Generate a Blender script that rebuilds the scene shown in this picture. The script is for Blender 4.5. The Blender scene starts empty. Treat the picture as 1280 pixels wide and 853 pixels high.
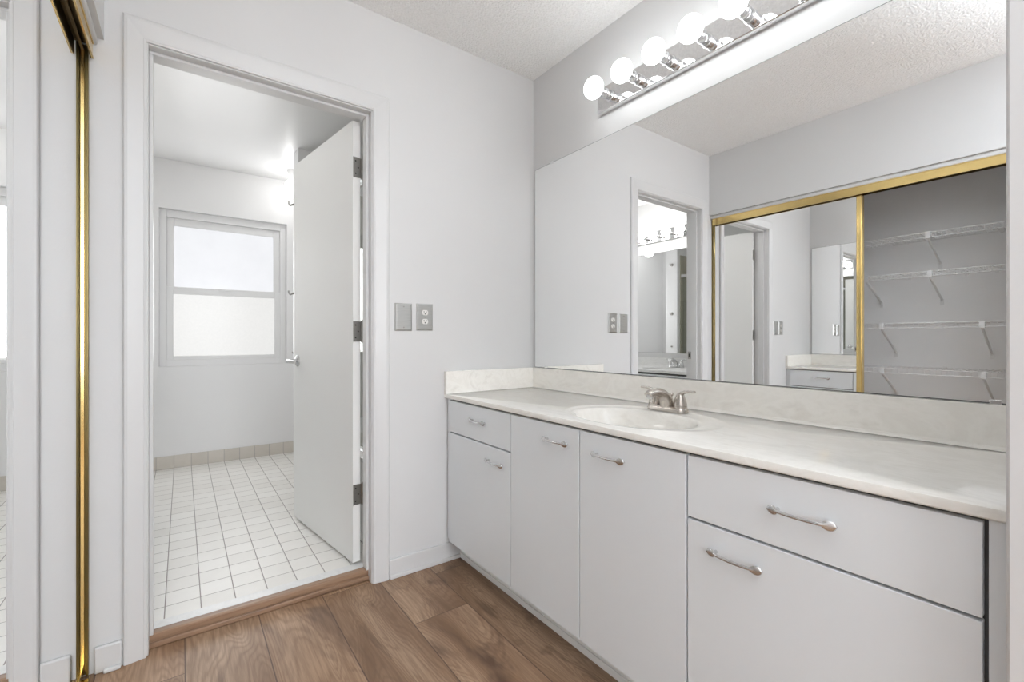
import bpy, bmesh, math, random
from mathutils import Vector, Matrix
random.seed(7)
S = bpy.context.scene
COL = S.collection
PI = math.pi

# ------------------------------------------------------------------ camera
cam = bpy.data.cameras.new('camera'); co = bpy.data.objects.new('camera', cam); COL.objects.link(co)
cam.sensor_width = 36.0; cam.lens = 565.27 / 1280 * 36.0
cam.clip_start = 0.01; cam.clip_end = 60
cam.shift_y = (423.97 - 426.5) / 1280
co.location = (0, 0, 1.0415); co.rotation_euler = (PI / 2, 0, -0.6298)
S.camera = co

# ------------------------------------------------------------------ light and exposure
S.view_settings.view_transform = 'Standard'; S.view_settings.look = 'None'
S.view_settings.exposure = 0.24; S.view_settings.gamma = 1.0
S.view_settings.use_curve_mapping = False
S.cycles.use_denoising = True
S.cycles.max_bounces = 14; S.cycles.diffuse_bounces = 8; S.cycles.glossy_bounces = 8
S.cycles.transparent_max_bounces = 12
S.cycles.sample_clamp_indirect = 6.0
W = bpy.data.worlds.new('world'); S.world = W; W.use_nodes = True
W.node_tree.nodes['Background'].inputs[0].default_value = (0.85, 0.92, 1.0, 1)
W.node_tree.nodes['Background'].inputs[1].default_value = 0.6
BULB = 8.2       # vanity bulbs
BATHBULB = 17.0
GLOBE = 8.0
PANE = 0.82        # frosted bathroom window, as bright as daylight behind it
BEDFILL = 55.0        # fill lamp at the added window behind the camera (W)

def area(name, loc, rot, sx, sy, watts, col=(1, 1, 1)):
    l = bpy.data.lights.new(name, 'AREA'); l.shape = 'RECTANGLE'; l.size = sx; l.size_y = sy
    l.energy = watts; l.color = col
    o = bpy.data.objects.new(name, l); COL.objects.link(o); o.location = loc; o.rotation_euler = rot
    return o
area('bedroom_fill', (0.2, -3.14, 1.45), (PI / 2, 0, 0), 2.3, 1.5, BEDFILL, (0.95, 0.985, 1.03))  # fill lamp added at the unseen bedroom window
area('bathroom_window_daylight', (0.3, 4.40, 1.42), (-PI / 2, 0, 0), 0.66, 1.0, 7.0, (0.98, 0.99, 1.0))
# fill spot added behind the camera, bounced off the ceiling
fl = bpy.data.lights.new('bounce_fill', 'SPOT'); fl.energy = 620.0; fl.color = (0.895, 0.985, 1.08)
fl.spot_size = 2.0; fl.spot_blend = 1.0; fl.shadow_soft_size = 0.06
fo = bpy.data.objects.new('bounce_fill', fl); COL.objects.link(fo); fo.location = (0.88, -0.75, 0.70); fo.rotation_euler = (PI + 0.22, 0.10, 0)

# ------------------------------------------------------------------ materials
def mat(name):
    m = bpy.data.materials.new(name); m.use_nodes = True
    nt = m.node_tree; b = nt.nodes['Principled BSDF']
    return m, nt, b
def N(nt, t, **kw):
    n = nt.nodes.new(t)
    for k, v in kw.items(): setattr(n, k, v)
    return n
def pos(nt):
    return N(nt, 'ShaderNodeTexCoord').outputs['Object']
def noise(nt, vec, scale, detail=3, rough=0.5, dist=0.0):
    n = N(nt, 'ShaderNodeTexNoise'); n.inputs['Scale'].default_value = scale
    n.inputs['Detail'].default_value = detail; n.inputs['Roughness'].default_value = rough
    n.inputs['Distortion'].default_value = dist
    nt.links.new(vec, n.inputs['Vector']); return n
def mapping(nt, vec, scale=(1, 1, 1), loc=(0, 0, 0)):
    n = N(nt, 'ShaderNodeMapping'); n.inputs['Scale'].default_value = scale; n.inputs['Location'].default_value = loc
    nt.links.new(vec, n.inputs['Vector']); return n.outputs[0]
def ramp(nt, fac, stops, interp='LINEAR'):
    r = N(nt, 'ShaderNodeValToRGB'); r.color_ramp.interpolation = interp
    e = r.color_ramp.elements
    while len(e) < len(stops): e.new(0.5)
    for i, (p, c) in enumerate(stops):
        e[i].position = p; e[i].color = (*c, 1) if len(c) == 3 else c
    nt.links.new(fac, r.inputs[0]); return r.outputs[0]
def bump(nt, b, h, strength, dist):
    n = N(nt, 'ShaderNodeBump'); n.inputs['Strength'].default_value = strength; n.inputs['Distance'].default_value = dist
    nt.links.new(h, n.inputs['Height']); nt.links.new(n.outputs[0], b.inputs['Normal'])
def math_(nt, op, a, b=None, c=None):
    n = N(nt, 'ShaderNodeMath', operation=op)
    for i, v in enumerate((a, b, c)):
        if v is None: continue
        if isinstance(v, (int, float)): n.inputs[i].default_value = v
        else: nt.links.new(v, n.inputs[i])
    return n.outputs[0]
def mixc(nt, fac, a, b, blend='MIX'):
    n = N(nt, 'ShaderNodeMix', data_type='RGBA', blend_type=blend)
    for s, v in ((0, fac), (6, a), (7, b)):
        if isinstance(v, (int, float)): n.inputs[s].default_value = v
        elif isinstance(v, tuple): n.inputs[s].default_value = (*v, 1)
        else: nt.links.new(v, n.inputs[s])
    return n.outputs[2]

def paint(name, col, rough=0.55, tex=0.0, scale=90, spec=0.3):
    m, nt, b = mat(name)
    p = pos(nt); n = noise(nt, p, 3.0, 2)
    c = ramp(nt, n.outputs[0], [(0.3, tuple(x * 0.985 for x in col)), (0.7, col)])
    nt.links.new(c, b.inputs['Base Color'])
    b.inputs['Roughness'].default_value = rough
    b.inputs['Specular IOR Level'].default_value = spec
    if tex:
        n2 = noise(nt, p, scale, 4, 0.6); bump(nt, b, n2.outputs[0], tex, 0.002)
    return m
def metal(name, col, rough, brushed=None):
    m, nt, b = mat(name)
    b.inputs['Metallic'].default_value = 1; b.inputs['Roughness'].default_value = rough
    n = noise(nt, mapping(nt, pos(nt), brushed or (20, 20, 20)), 6.0, 3)
    c = ramp(nt, n.outputs[0], [(0.3, tuple(x * 0.9 for x in col)), (0.7, col)])
    nt.links.new(c, b.inputs['Base Color']); return m
def emit(name, col, strength):
    m, nt, b = mat(name); b.inputs['Base Color'].default_value = (0.8, 0.8, 0.8, 1)
    b.inputs['Emission Color'].default_value = (*col, 1); b.inputs['Emission Strength'].default_value = strength
    return m

M = {}
M['wall'] = paint('wall_paint', (0.69, 0.69, 0.69), 0.45, 0.12, 110, 0.35)
M['bathwall'] = paint('bathroom_wall_paint', (0.82, 0.82, 0.82), 0.4, 0.10, 110, 0.4)
M['closetwall'] = paint('closet_wall_paint', (0.90, 0.90, 0.90), 0.6, 0.1, 110, 0.2)
M['bathceil'] = paint('bathroom_ceiling_paint', (0.82, 0.82, 0.82), 0.35, 0.06, 60, 0.5)
M['trim'] = paint('white_trim_gloss', (0.68, 0.68, 0.68), 0.3, 0.03, 50, 0.45)
M['toe'] = paint('toe_kick_white', (0.92, 0.92, 0.91), 0.4)
M['door'] = paint('white_door_paint', (0.84, 0.84, 0.825), 0.35, 0.04, 60, 0.4)
M['cab'] = paint('cabinet_pale_grey', (0.82, 0.85, 0.875), 0.38, 0.03, 70, 0.4)
M['carcass'] = paint('cabinet_box_dark', (0.16, 0.16, 0.16), 0.6)
M['wire'] = paint('white_vinyl_wire', (0.80, 0.80, 0.80), 0.35)
M['tubwhite'] = paint('bathtub_enamel', (0.85, 0.85, 0.84), 0.12, 0, 1, 0.5)
M['porcelain'] = paint('ivory_receptacle', (0.82, 0.81, 0.78), 0.3)
M['dark'] = paint('dark_slot', (0.03, 0.03, 0.03), 0.6)
M['vinyl'] = paint('window_vinyl', (0.80, 0.80, 0.80), 0.35)

m, nt, b = mat('popcorn_ceiling'); p = pos(nt)
n = noise(nt, p, 130, 3, 0.6); v = N(nt, 'ShaderNodeTexVoronoi'); v.inputs['Scale'].default_value = 95; nt.links.new(p, v.inputs['Vector'])
c = ramp(nt, n.outputs[0], [(0.35, (0.90, 0.90, 0.89)), (0.65, (0.97, 0.97, 0.965))]); nt.links.new(c, b.inputs['Base Color'])
h = math_(nt, 'SUBTRACT', n.outputs[0], math_(nt, 'MULTIPLY', v.outputs['Distance'], 0.8))
bump(nt, b, h, 0.8, 0.006); b.inputs['Roughness'].default_value = 0.9; b.inputs['Specular IOR Level'].default_value = 0.1
M['popcorn'] = m

# wood plank floor, boards run away from the camera
m, nt, b = mat('vinyl_plank_floor'); p = pos(nt)
sx = N(nt, 'ShaderNodeSeparateXYZ'); nt.links.new(p, sx.inputs[0]); X, Y = sx.outputs[0], sx.outputs[1]
u = math_(nt, 'DIVIDE', math_(nt, 'SUBTRACT', X, 0.007), 0.225)
idx = math_(nt, 'FLOOR', u); fx = math_(nt, 'FRACT', u)
key = math_(nt, 'MULTIPLY', math_(nt, 'ADD', idx, 4.5), 1 / 12)
offs = {-1: 0.517, 0: 0.05, 1: 0.90, 2: 0.70, 3: 0.322, 4: 0.60, -2: 0.8, -3: 0.2, -4: 0.5, 5: 0.15, 6: 0.9, 7: 0.4}
cst = [((i + 4) / 12, (offs[i],) * 3) for i in range(-4, 8)]
off = ramp(nt, key, cst, 'CONSTANT')
vv = math_(nt, 'DIVIDE', math_(nt, 'SUBTRACT', Y, off), 1.22)
jdx = math_(nt, 'FLOOR', vv); fy = math_(nt, 'FRACT', vv)
cmb = N(nt, 'ShaderNodeCombineXYZ'); nt.links.new(idx, cmb.inputs[0]); nt.links.new(jdx, cmb.inputs[1])
wn = N(nt, 'ShaderNodeTexWhiteNoise', noise_dimensions='3D'); nt.links.new(cmb.outputs[0], wn.inputs['Vector'])
# grain space: shifted per board
sh = N(nt, 'ShaderNodeVectorMath', operation='SCALE'); nt.links.new(wn.outputs['Color'], sh.inputs[0]); sh.inputs['Scale'].default_value = 7
ad = N(nt, 'ShaderNodeVectorMath', operation='ADD'); nt.links.new(p, ad.inputs[0]); nt.links.new(sh.outputs[0], ad.inputs[1])
g = ad.outputs[0]
big = noise(nt, mapping(nt, g, (6.0, 1.1, 1)), 1.0, 2, 0.5, 0.5)
rings = math_(nt, 'SINE', math_(nt, 'ADD', math_(nt, 'MULTIPLY', big.outputs[0], 210.0), math_(nt, 'MULTIPLY', noise(nt, mapping(nt, g, (60, 5, 1)), 1.0, 4, 0.6).outputs[0], 5.0)))
fine = noise(nt, mapping(nt, g, (160, 6, 1)), 1.0, 5, 0.65)
blot = noise(nt, mapping(nt, g, (6.5, 2.6, 1)), 1.0, 3, 0.6, 1.2)
c1 = ramp(nt, big.outputs[0], [(0.28, (0.20, 0.115, 0.066)), (0.45, (0.40, 0.262, 0.172)), (0.60, (0.56, 0.395, 0.275)), (0.8, (0.42, 0.28, 0.186))])
rg = math_(nt, 'MULTIPLY', math_(nt, 'ADD', rings, 1), 0.5)
c2 = mixc(nt, math_(nt, 'MULTIPLY', math_(nt, 'POWER', rg, 2.0), 0.42), c1, (0.22, 0.128, 0.078))
c3 = mixc(nt, math_(nt, 'MULTIPLY', ramp(nt, fine.outputs[0], [(0.42, (1, 1, 1)), (0.6, (0, 0, 0))]), 0.42), c2, (0.22, 0.13, 0.08))
kn = ramp(nt, blot.outputs[0], [(0.55, (0, 0, 0)), (0.72, (1, 1, 1))])
c4 = mixc(nt, math_(nt, 'MULTIPLY', kn, 0.75), c3, (0.10, 0.055, 0.037))
tone = math_(nt, 'ADD', math_(nt, 'MULTIPLY', wn.outputs['Value'], 0.34), 0.70)
hs = N(nt, 'ShaderNodeHueSaturation'); nt.links.new(c4, hs.inputs['Color']); nt.links.new(tone, hs.inputs['Value'])
hs.inputs['Saturation'].default_value = 1.08
ex = math_(nt, 'MINIMUM', fx, math_(nt, 'SUBTRACT', 1, fx)); ey = math_(nt, 'MINIMUM', fy, math_(nt, 'SUBTRACT', 1, fy))
seam = math_(nt, 'MAXIMUM', math_(nt, 'LESS_THAN', ex, 0.0075), math_(nt, 'LESS_THAN', ey, 0.001))
c5 = mixc(nt, math_(nt, 'MULTIPLY', seam, 0.85), hs.outputs[0], (0.09, 0.05, 0.035)); nt.links.new(c5, b.inputs['Base Color'])
b.inputs['Roughness'].default_value = 0.42; b.inputs['Specular IOR Level'].default_value = 0.4
bump(nt, b, math_(nt, 'SUBTRACT', fine.outputs[0], seam), 0.12, 0.001)
M['wood'] = m

m, nt, b = mat('wood_threshold'); p = pos(nt)
n = noise(nt, mapping(nt, p, (2.2, 50, 50)), 1.0, 5, 0.6, 0.8)
c = ramp(nt, n.outputs[0], [(0.3, (0.15, 0.085, 0.05)), (0.5, (0.30, 0.185, 0.115)), (0.7, (0.38, 0.245, 0.16))]); nt.links.new(c, b.inputs['Base Color'])
b.inputs['Roughness'].default_value = 0.4
M['threshold'] = m

def tiles(name, x0, y0, cell, c_hi, c_lo, grout, rough, axes=(0, 1), wave=True):
    m, nt, b = mat(name); p = pos(nt)
    s = N(nt, 'ShaderNodeSeparateXYZ'); nt.links.new(p, s.inputs[0])
    us = []
    for a, o in zip(axes, (x0, y0)): us.append(math_(nt, 'DIVIDE', math_(nt, 'SUBTRACT', s.outputs[a], o), cell))
    ds = []
    for q in us:
        f = math_(nt, 'FRACT', q); ds.append(math_(nt, 'MINIMUM', f, math_(nt, 'SUBTRACT', 1, f)))
    d = math_(nt, 'MINIMUM', ds[0], ds[1])
    cmb = N(nt, 'ShaderNodeCombineXYZ')
    for i, q in enumerate(us): nt.links.new(math_(nt, 'FLOOR', q), cmb.inputs[i])
    wn = N(nt, 'ShaderNodeTexWhiteNoise', noise_dimensions='3D'); nt.links.new(cmb.outputs[0], wn.inputs['Vector'])
    cl = noise(nt, p, 14, 4, 0.6)
    f = math_(nt, 'ADD', math_(nt, 'MULTIPLY', wn.outputs['Value'], 0.5), math_(nt, 'MULTIPLY', cl.outputs[0], 0.5))
    c = ramp(nt, f, [(0.2, c_lo), (0.75, c_hi)])
    g = math_(nt, 'LESS_THAN', d, 0.0018 / cell)
    nt.links.new(mixc(nt, g, c, grout), b.inputs['Base Color'])
    nt.links.new(math_(nt, 'ADD', math_(nt, 'MULTIPLY', g, 0.5), rough), b.inputs['Roughness'])
    hgt = math_(nt, 'MINIMUM', math_(nt, 'DIVIDE', d, 0.045), 1.0)
    if wave: hgt = math_(nt, 'ADD', hgt, math_(nt, 'MULTIPLY', cl.outputs[0], 0.5))
    bump(nt, b, hgt, 0.35, 0.0015)
    return m
M['tile'] = tiles('bath_floor_tile', -0.1619, 2.0165, 0.1093, (0.85, 0.835, 0.80), (0.78, 0.76, 0.72), (0.36, 0.33, 0.31), 0.38)
M['basetile'] = tiles('bath_base_tile', -0.1619, 0.032, 0.1093, (0.66, 0.62, 0.56), (0.58, 0.54, 0.48), (0.36, 0.34, 0.32), 0.25, (0, 2))
M['basetile_side'] = tiles('bath_base_tile_side', 2.0165, 0.032, 0.1093, (0.66, 0.62, 0.56), (0.58, 0.54, 0.48), (0.36, 0.34, 0.32), 0.25, (1, 2))
M['showertile'] = tiles('shower_travertine', 0.2, 0.02, 0.305, (0.46, 0.43, 0.35), (0.34, 0.33, 0.26), (0.30, 0.29, 0.25), 0.3, (0, 2))
M['showertile_side'] = tiles('shower_travertine_side', 0.2, 0.02, 0.305, (0.46, 0.43, 0.35), (0.34, 0.33, 0.26), (0.30, 0.29, 0.25), 0.3, (1, 2))

def marble(name, base, vein, rough=0.12):
    m, nt, b = mat(name); p = pos(nt)
    n1 = noise(nt, mapping(nt, p, (9, 4.5, 9)), 1.0, 6, 0.6, 1.6)
    n2 = noise(nt, mapping(nt, p, (30, 16, 30)), 1.0, 4, 0.6, 0.8)
    f = math_(nt, 'ADD', math_(nt, 'MULTIPLY', n1.outputs[0], 0.75), math_(nt, 'MULTIPLY', n2.outputs[0], 0.25))
    c = ramp(nt, f, [(0.34, vein), (0.47, base), (0.56, tuple(0.5 * (x + y) for x, y in zip(base, vein))), (0.68, base)])
    nt.links.new(c, b.inputs['Base Color']); b.inputs['Roughness'].default_value = rough
    b.inputs['Specular IOR Level'].default_value = 0.5; return m
M['marble'] = marble('cultured_marble_cream', (0.915, 0.895, 0.85), (0.82, 0.795, 0.745))
M['marble_white'] = marble('cultured_marble_white', (0.80, 0.80, 0.79), (0.70, 0.70, 0.69), 0.35)

M['dimbrass'] = metal('dimmed_brass', (0.23, 0.18, 0.08), 0.36, (8, 1.5, 1.5))  # darker copy of the brass: dim reflections put into the colour
M['channel'] = metal('track_inside_shade', (0.16, 0.11, 0.05), 0.5)  # shade inside the track put into a dark metal colour
M['nickel'] = metal('brushed_nickel', (0.62, 0.575, 0.53), 0.27)
M['chrome'] = metal('satin_chrome', (0.74, 0.74, 0.74), 0.26)
M['polished'] = metal('polished_chrome', (0.86, 0.86, 0.87), 0.05)
M['steel'] = metal('stainless_plate', (0.56, 0.56, 0.545), 0.36, (4, 60, 60))
M['hinge'] = metal('aged_steel_hinge', (0.40, 0.39, 0.37), 0.3)
M['brass'] = metal('polished_brass', (0.84, 0.63, 0.27), 0.16, (8, 1.5, 1.5))
m, nt, b = mat('mirror_silver'); b.inputs['Metallic'].default_value = 1; b.inputs['Roughness'].default_value = 0.0
b.inputs['Base Color'].default_value = (0.97, 0.975, 0.975, 1); M['mirror'] = m
M['mirroredge'] = paint('mirror_edge', (0.16, 0.17, 0.17), 0.3)
m = bpy.data.materials.new('clear_shower_glass'); m.use_nodes = True; nt = m.node_tree; nt.nodes.remove(nt.nodes['Principled BSDF'])
tr = N(nt, 'ShaderNodeBsdfTransparent'); tr.inputs[0].default_value = (0.95, 0.97, 0.96, 1)
gl = N(nt, 'ShaderNodeBsdfGlossy'); gl.inputs['Roughness'].default_value = 0.0
fr = N(nt, 'ShaderNodeFresnel'); fr.inputs[0].default_value = 1.5
mx = N(nt, 'ShaderNodeMixShader'); geo = N(nt, 'ShaderNodeNewGeometry'); nt.links.new(math_(nt, 'SUBTRACT', 1.5, math_(nt, 'MULTIPLY', geo.outputs['Backfacing'], 0.8333)), fr.inputs[0]); nt.links.new(fr.outputs[0], mx.inputs[0]); nt.links.new(tr.outputs[0], mx.inputs[1]); nt.links.new(gl.outputs[0], mx.inputs[2])
nt.links.new(mx.outputs[0], nt.nodes['Material Output'].inputs[0]); M['glass'] = m
M['bulb'] = emit('bulb_glow', (0.955, 0.985, 1.0), BULB)
M['bathbulb'] = emit('bathroom_bulb_glow', (1, 0.985, 0.96), BATHBULB)
M['globe'] = emit('globe_glow', (1, 0.99, 0.97), GLOBE)
M['fillpane'] = emit('bedroom_pane_fill', (0.98, 0.99, 1.0), 1.2)  # glow of the added bedroom window, for fill
def pane(name, ca, cb, scale):
    m, nt, b = mat(name); n = noise(nt, pos(nt), scale, 5, 0.65)
    c = ramp(nt, n.outputs[0], [(0.3, ca), (0.7, cb)])
    nt.links.new(c, b.inputs['Emission Color']); b.inputs['Emission Strength'].default_value = PANE
    b.inputs['Base Color'].default_value = (0.08, 0.08, 0.08, 1); b.inputs['Roughness'].default_value = 0.3; return m
M['pane_up'] = pane('frosted_pane_sky', (0.80, 0.81, 0.84), (0.86, 0.87, 0.90), 3)
M['pane_low'] = pane('frosted_pane_garden', (0.765, 0.765, 0.75), (0.81, 0.805, 0.79), 60)

# ------------------------------------------------------------------ mesh helpers
class MB:
    def __init__(s): s.bm = bmesh.new()
    def box(s, x0, x1, y0, y1, z0, z1, mtx=None):
        vs = [s.bm.verts.new((x, y, z)) for x in (x0, x1) for y in (y0, y1) for z in (z0, z1)]
        for f in ((0, 1, 3, 2), (4, 6, 7, 5), (0, 4, 5, 1), (2, 3, 7, 6), (0, 2, 6, 4), (1, 5, 7, 3)):
            s.bm.faces.new([vs[i] for i in f])
        if mtx: bmesh.ops.transform(s.bm, matrix=mtx, verts=vs)
        return s
    def loft(s, rings, cap=True, closed=True):
        R = [[s.bm.verts.new(v) for v in r] for r in rings]
        n = len(R[0])
        for a, b in zip(R, R[1:]):
            for i in range(n if closed else n - 1):
                j = (i + 1) % n; s.bm.faces.new((a[i], a[j], b[j], b[i]))
        if cap and closed:
            s.bm.faces.new(R[0][::-1]); s.bm.faces.new(R[-1])
        return s
    def tube(s, pts, r, n=10, cap=True):
        """round bar along points; r a number or one per point, or (ra, rb) pairs"""
        pts = [Vector(p) for p in pts]; rings = []; up = None
        for i, p in enumerate(pts):
            t = (pts[min(i + 1, len(pts) - 1)] - pts[max(i - 1, 0)]).normalized()
            if up is None:
                up = Vector((0, 0, 1)) if abs(t.z) < 0.95 else Vector((0, 1, 0))
            sd = t.cross(up).normalized(); up2 = sd.cross(t).normalized(); up = up2
            rr = r[i] if isinstance(r, (list, tuple)) else r
            ra, rb = rr if isinstance(rr, (list, tuple)) else (rr, rr)
            rings.append([p + sd * ra * math.cos(2 * PI * k / n) + up2 * rb * math.sin(2 * PI * k / n) for k in range(n)])
        return s.loft(rings, cap)
    def lathe(s, prof, center=(0, 0, 0), axis='Z', n=24):
        """profile of (radius, height) round an axis"""
        c = Vector(center); rings = []
        for r, h in prof:
            ring = []
            for k in range(n):
                a = 2 * PI * k / n; x, y = max(r, 1e-5) * math.cos(a), max(r, 1e-5) * math.sin(a)
                ring.append(c + Vector({'Z': (x, y, h), 'X': (h, x, y), 'Y': (y, h, x)}[axis]))
            rings.append(ring)
        return s.loft(rings, True)
    def sphere(s, c, r, seg=28, rng=18):
        prof = [(r * math.sin(PI * i / rng), -r * math.cos(PI * i / rng)) for i in range(rng + 1)]
        return s.lathe(prof, c, 'Z', seg)
    def build(s, name, m, parent=None, bevel=0.0, smooth=False, seg=2):
        bmesh.ops.recalc_face_normals(s.bm, faces=s.bm.faces)
        me = bpy.data.meshes.new(name); s.bm.to_mesh(me); s.bm.free()
        for q in (m if isinstance(m, list) else [m]): me.materials.append(q)
        o = bpy.data.objects.new(name, me); COL.objects.link(o)
        if parent is not None:
            o.parent = parent; o.matrix_parent_inverse = Matrix.Translation(-parent.location) if parent.type == 'EMPTY' else Matrix()
        if bevel:
            md = o.modifiers.new('bevel', 'BEVEL'); md.width = bevel; md.segments = seg; md.limit_method = 'ANGLE'; md.angle_limit = 0.7
            md.harden_normals = False
        if smooth or bevel:
            for f in me.polygons: f.use_smooth = True
            try: me.set_sharp_from_angle(angle=0.7)
            except Exception: pass
        return o
def tag(o, label, cat, group=None):
    o['label'] = label; o['category'] = cat
    if group: o['group'] = group
    return o
def thing(name, label, cat, loc=(0, 0, 0), group=None):
    o = bpy.data.objects.new(name, None); COL.objects.link(o); o.location = loc; o.empty_display_size = 0.05
    return tag(o, label, cat, group)
def struct(o, label, cat='structure'):
    o['kind'] = 'structure'; o['label'] = label; o['category'] = cat; return o

# ------------------------------------------------------------------ the setting
WX, D, DB = 1.533, 1.905, 2.02          # mirror wall, door wall front and back
CE = 2.437
BX0, BX1, BY1 = -0.80, 1.49, 4.38       # bathroom
OX0, OX1, OZ = -0.112, 0.670, 2.03      # rough door opening
struct(MB().box(-1.9, 2.2, -3.2, 2.0, -0.12, 0.0).build('floor', M['wood']), 'brown wood plank floor of the dressing room', 'floor')
struct(MB().box(BX0, BX1, 2.03, BY1, -0.12, 0.042).build('floor', M['tile']), 'small square white tile floor of the bathroom', 'floor')
struct(MB().box(-1.9, 2.2, -3.2, DB, CE, CE + 0.1).build('ceiling', M['popcorn']), 'white popcorn textured ceiling over the vanity', 'ceiling')
struct(MB().box(BX0 - 0.1, BX1 + 0.11, DB, BY1 + 0.12, CE - 0.008, CE + 0.1).build('ceiling', M['bathceil']), 'smooth white ceiling of the bathroom', 'ceiling')
w = MB().box(-0.95, OX0, D, DB, 0, CE).box(OX1, 1.65, D, DB, 0, CE).box(OX0, OX1, D, DB, OZ, CE)
struct(w.build('wall_back', M['wall']), 'pale grey wall with the bathroom doorway', 'wall')
struct(MB().box(WX, 1.65, 0.106, D, 0, CE).build('wall_right', M['wall']), 'pale grey wall behind the big mirror', 'wall')
w = MB().box(-0.315, -0.199, 0.30, D, 1.982, CE)
struct(w.build('wall_left', M['wall']), 'wall strip above the closet opening', 'wall')
struct(MB().box(0.945, 2.2, -0.01, 0.106, 0, CE).build('wall_front', M['wall'], bevel=0.004), 'wall end at the right edge of the photo', 'wall')
struct(MB().box(-1.9, -0.199, 0.14, 0.30, 0, CE).build('wall_front', M['wall']), 'wall closing the near end of the closet', 'wall')
struct(MB().box(-0.95, -0.85, 0.30, D, 0, CE).build('wall_closet', M['closetwall']), 'grey back wall inside the closet behind the wire shelves', 'wall')
w = MB().box(-1.9, 2.2, -3.3, -3.2, 0, 0.7).box(-1.9, 2.2, -3.3, -3.2, 2.2, CE).box(-1.9, -0.95, -3.3, -3.2, 0.7, 2.2).box(1.35, 2.2, -3.3, -3.2, 0.7, 2.2)
struct(w.build('wall_rear', M['wall']), 'wall with added window behind the camera', 'wall')
struct(MB().box(-2.0, -1.9, -3.2, 0.30, 0, CE).build('wall_side', M['wall']), 'side wall behind the camera on the left', 'wall')
struct(MB().box(2.2, 2.3, -3.2, 0.106, 0, CE).build('wall_side', M['wall']), 'side wall behind the camera on the right', 'wall')
wn_ = struct(MB().box(-0.95, 1.35, -3.24, -3.22, 0.7, 2.2).build('fill_window', M['fillpane']), 'unseen glowing window added behind the camera for fill', 'window')  # window added out of view, glows to fill the room
MB().box(-0.95, 1.35, -3.22, -3.19, 0.7, 0.76).box(-0.95, 1.35, -3.22, -3.19, 2.14, 2.2).box(-0.95, -0.89, -3.22, -3.19, 0.76, 2.14).box(1.29, 1.35, -3.22, -3.19, 0.76, 2.14).box(0.17, 0.23, -3.22, -3.19, 0.76, 2.14).build('fill_window_frame', M['vinyl'], wn_)
# bathroom walls
struct(MB().box(BX0 - 0.1, BX0, DB, BY1, 0, CE).build('wall_left', M['bathwall']), 'bathroom wall behind the bathroom vanity', 'wall')
struct(MB().box(BX1, BX1 + 0.11, DB, BY1, 0, CE).build('wall_right', M['bathwall']), 'bathroom wall along the bathtub', 'wall')
VX0, VX1, VZ0, VZ1 = -0.146, 0.742, 0.828, 2.05
w = MB().box(BX0 - 0.1, VX0, BY1, BY1 + 0.12, 0, CE).box(VX1, BX1 + 0.11, BY1, BY1 + 0.12, 0, CE).box(VX0, VX1, BY1, BY1 + 0.12, 0, VZ0).box(VX0, VX1, BY1, BY1 + 0.12, VZ1, CE)
struct(w.build('wall_back', M['bathwall']), 'bathroom far wall with the frosted window', 'wall')
struct(MB().box(0.678, BX1, 3.567, 3.740, 0.042, CE - 0.008).build('wall_partition', M['bathwall'], bevel=0.003), 'partition wall at the end of the bathtub', 'wall')

# baseboards
def baseboard(x0, x1, label, left_round=False):
    bm = MB().box(x0, x1, D - 0.013, D, 0.0, 0.082).box(x0, x1, D - 0.022, D - 0.013, 0.0, 0.018)
    return struct(bm.build('baseboard_back', M['trim'], bevel=0.003), label, 'baseboard')
baseboard(0.724, 1.0745, 'white baseboard between the door casing and the vanity')
struct(MB().box(-0.2215, -0.155, D - 0.014, D, 0.0, 0.083).build('baseboard_back', M['trim'], bevel=0.005), 'short white baseboard stub beside the closet', 'baseboard')
struct(MB().box(-0.2, -0.157, D - 0.027, D - 0.0145, 0.0, 0.014).build('trim_5', M['trim'], bevel=0.005), 'small white shoe moulding sliver on the floor', 'moulding')
struct(MB().box(BX0, BX1, BY1 - 0.009, BY1, 0.042, 0.139).build('baseboard_back', M['basetile'], bevel=0.002), 'beige tile baseboard under the bathroom window', 'baseboard')
struct(MB().box(BX0, BX0 + 0.009, 3.31, BY1 - 0.01, 0.042, 0.139).build('baseboard_left', M['basetile_side'], bevel=0.002), 'beige tile baseboard on the bathroom left wall', 'baseboard')

# door casing: mitred profile swept round the opening
def casing(y, sgn, label, name):
    xl, xr, zt = -0.0947, 0.6533, 2.0137
    prof = [(0, 0), (0, .008), (.10, .011), (.14, .010), (.80, .017), (.93, .016), (1, .011), (1, 0)]
    wl, wt, wr = 0.059, 0.070, 0.070
    rings = []
    for k in range(4):
        ring = []
        for s, h in prof:
            px = xl - s * wl if k < 2 else xr + s * wr
            pz = 0.001 if k in (0, 3) else zt + s * wt
            ring.append((px, y - sgn * h, pz))
        rings.append(ring)
    o = MB().loft(rings).build(name, M['trim'])
    return struct(o, label, 'door casing')
casing(D, 1, 'white mitred casing round the bathroom doorway', 'trim_1')
casing(DB, -1, 'white casing on the bathroom side of the doorway', 'trim_2')
JX0, JX1, JZ = -0.090, 0.649, 2.009
j = MB().box(OX0, JX0, D, DB, 0, OZ).box(JX1, OX1, D, DB, 0, OZ).box(JX0, JX1, D, DB, JZ, OZ)
j.box(JX0, JX0 + 0.011, D + 0.032, D + 0.076, 0.046, JZ - 0.011).box(JX1 - 0.011, JX1, D + 0.032, D + 0.076, 0.046, JZ - 0.011).box(JX0, JX1, D + 0.032, D + 0.076, JZ - 0.011, JZ)
jb = struct(j.build('trim_3', M['trim'], bevel=0.002), 'white door jamb with stop lining the doorway', 'door jamb')
st = MB().box(JX0, JX0 + 0.0015, 1.988, 2.014, 0.888, 0.945).build('strike_plate', M['hinge'], jb, bevel=0.0005); st['label'] = 'steel strike plate'
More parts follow.
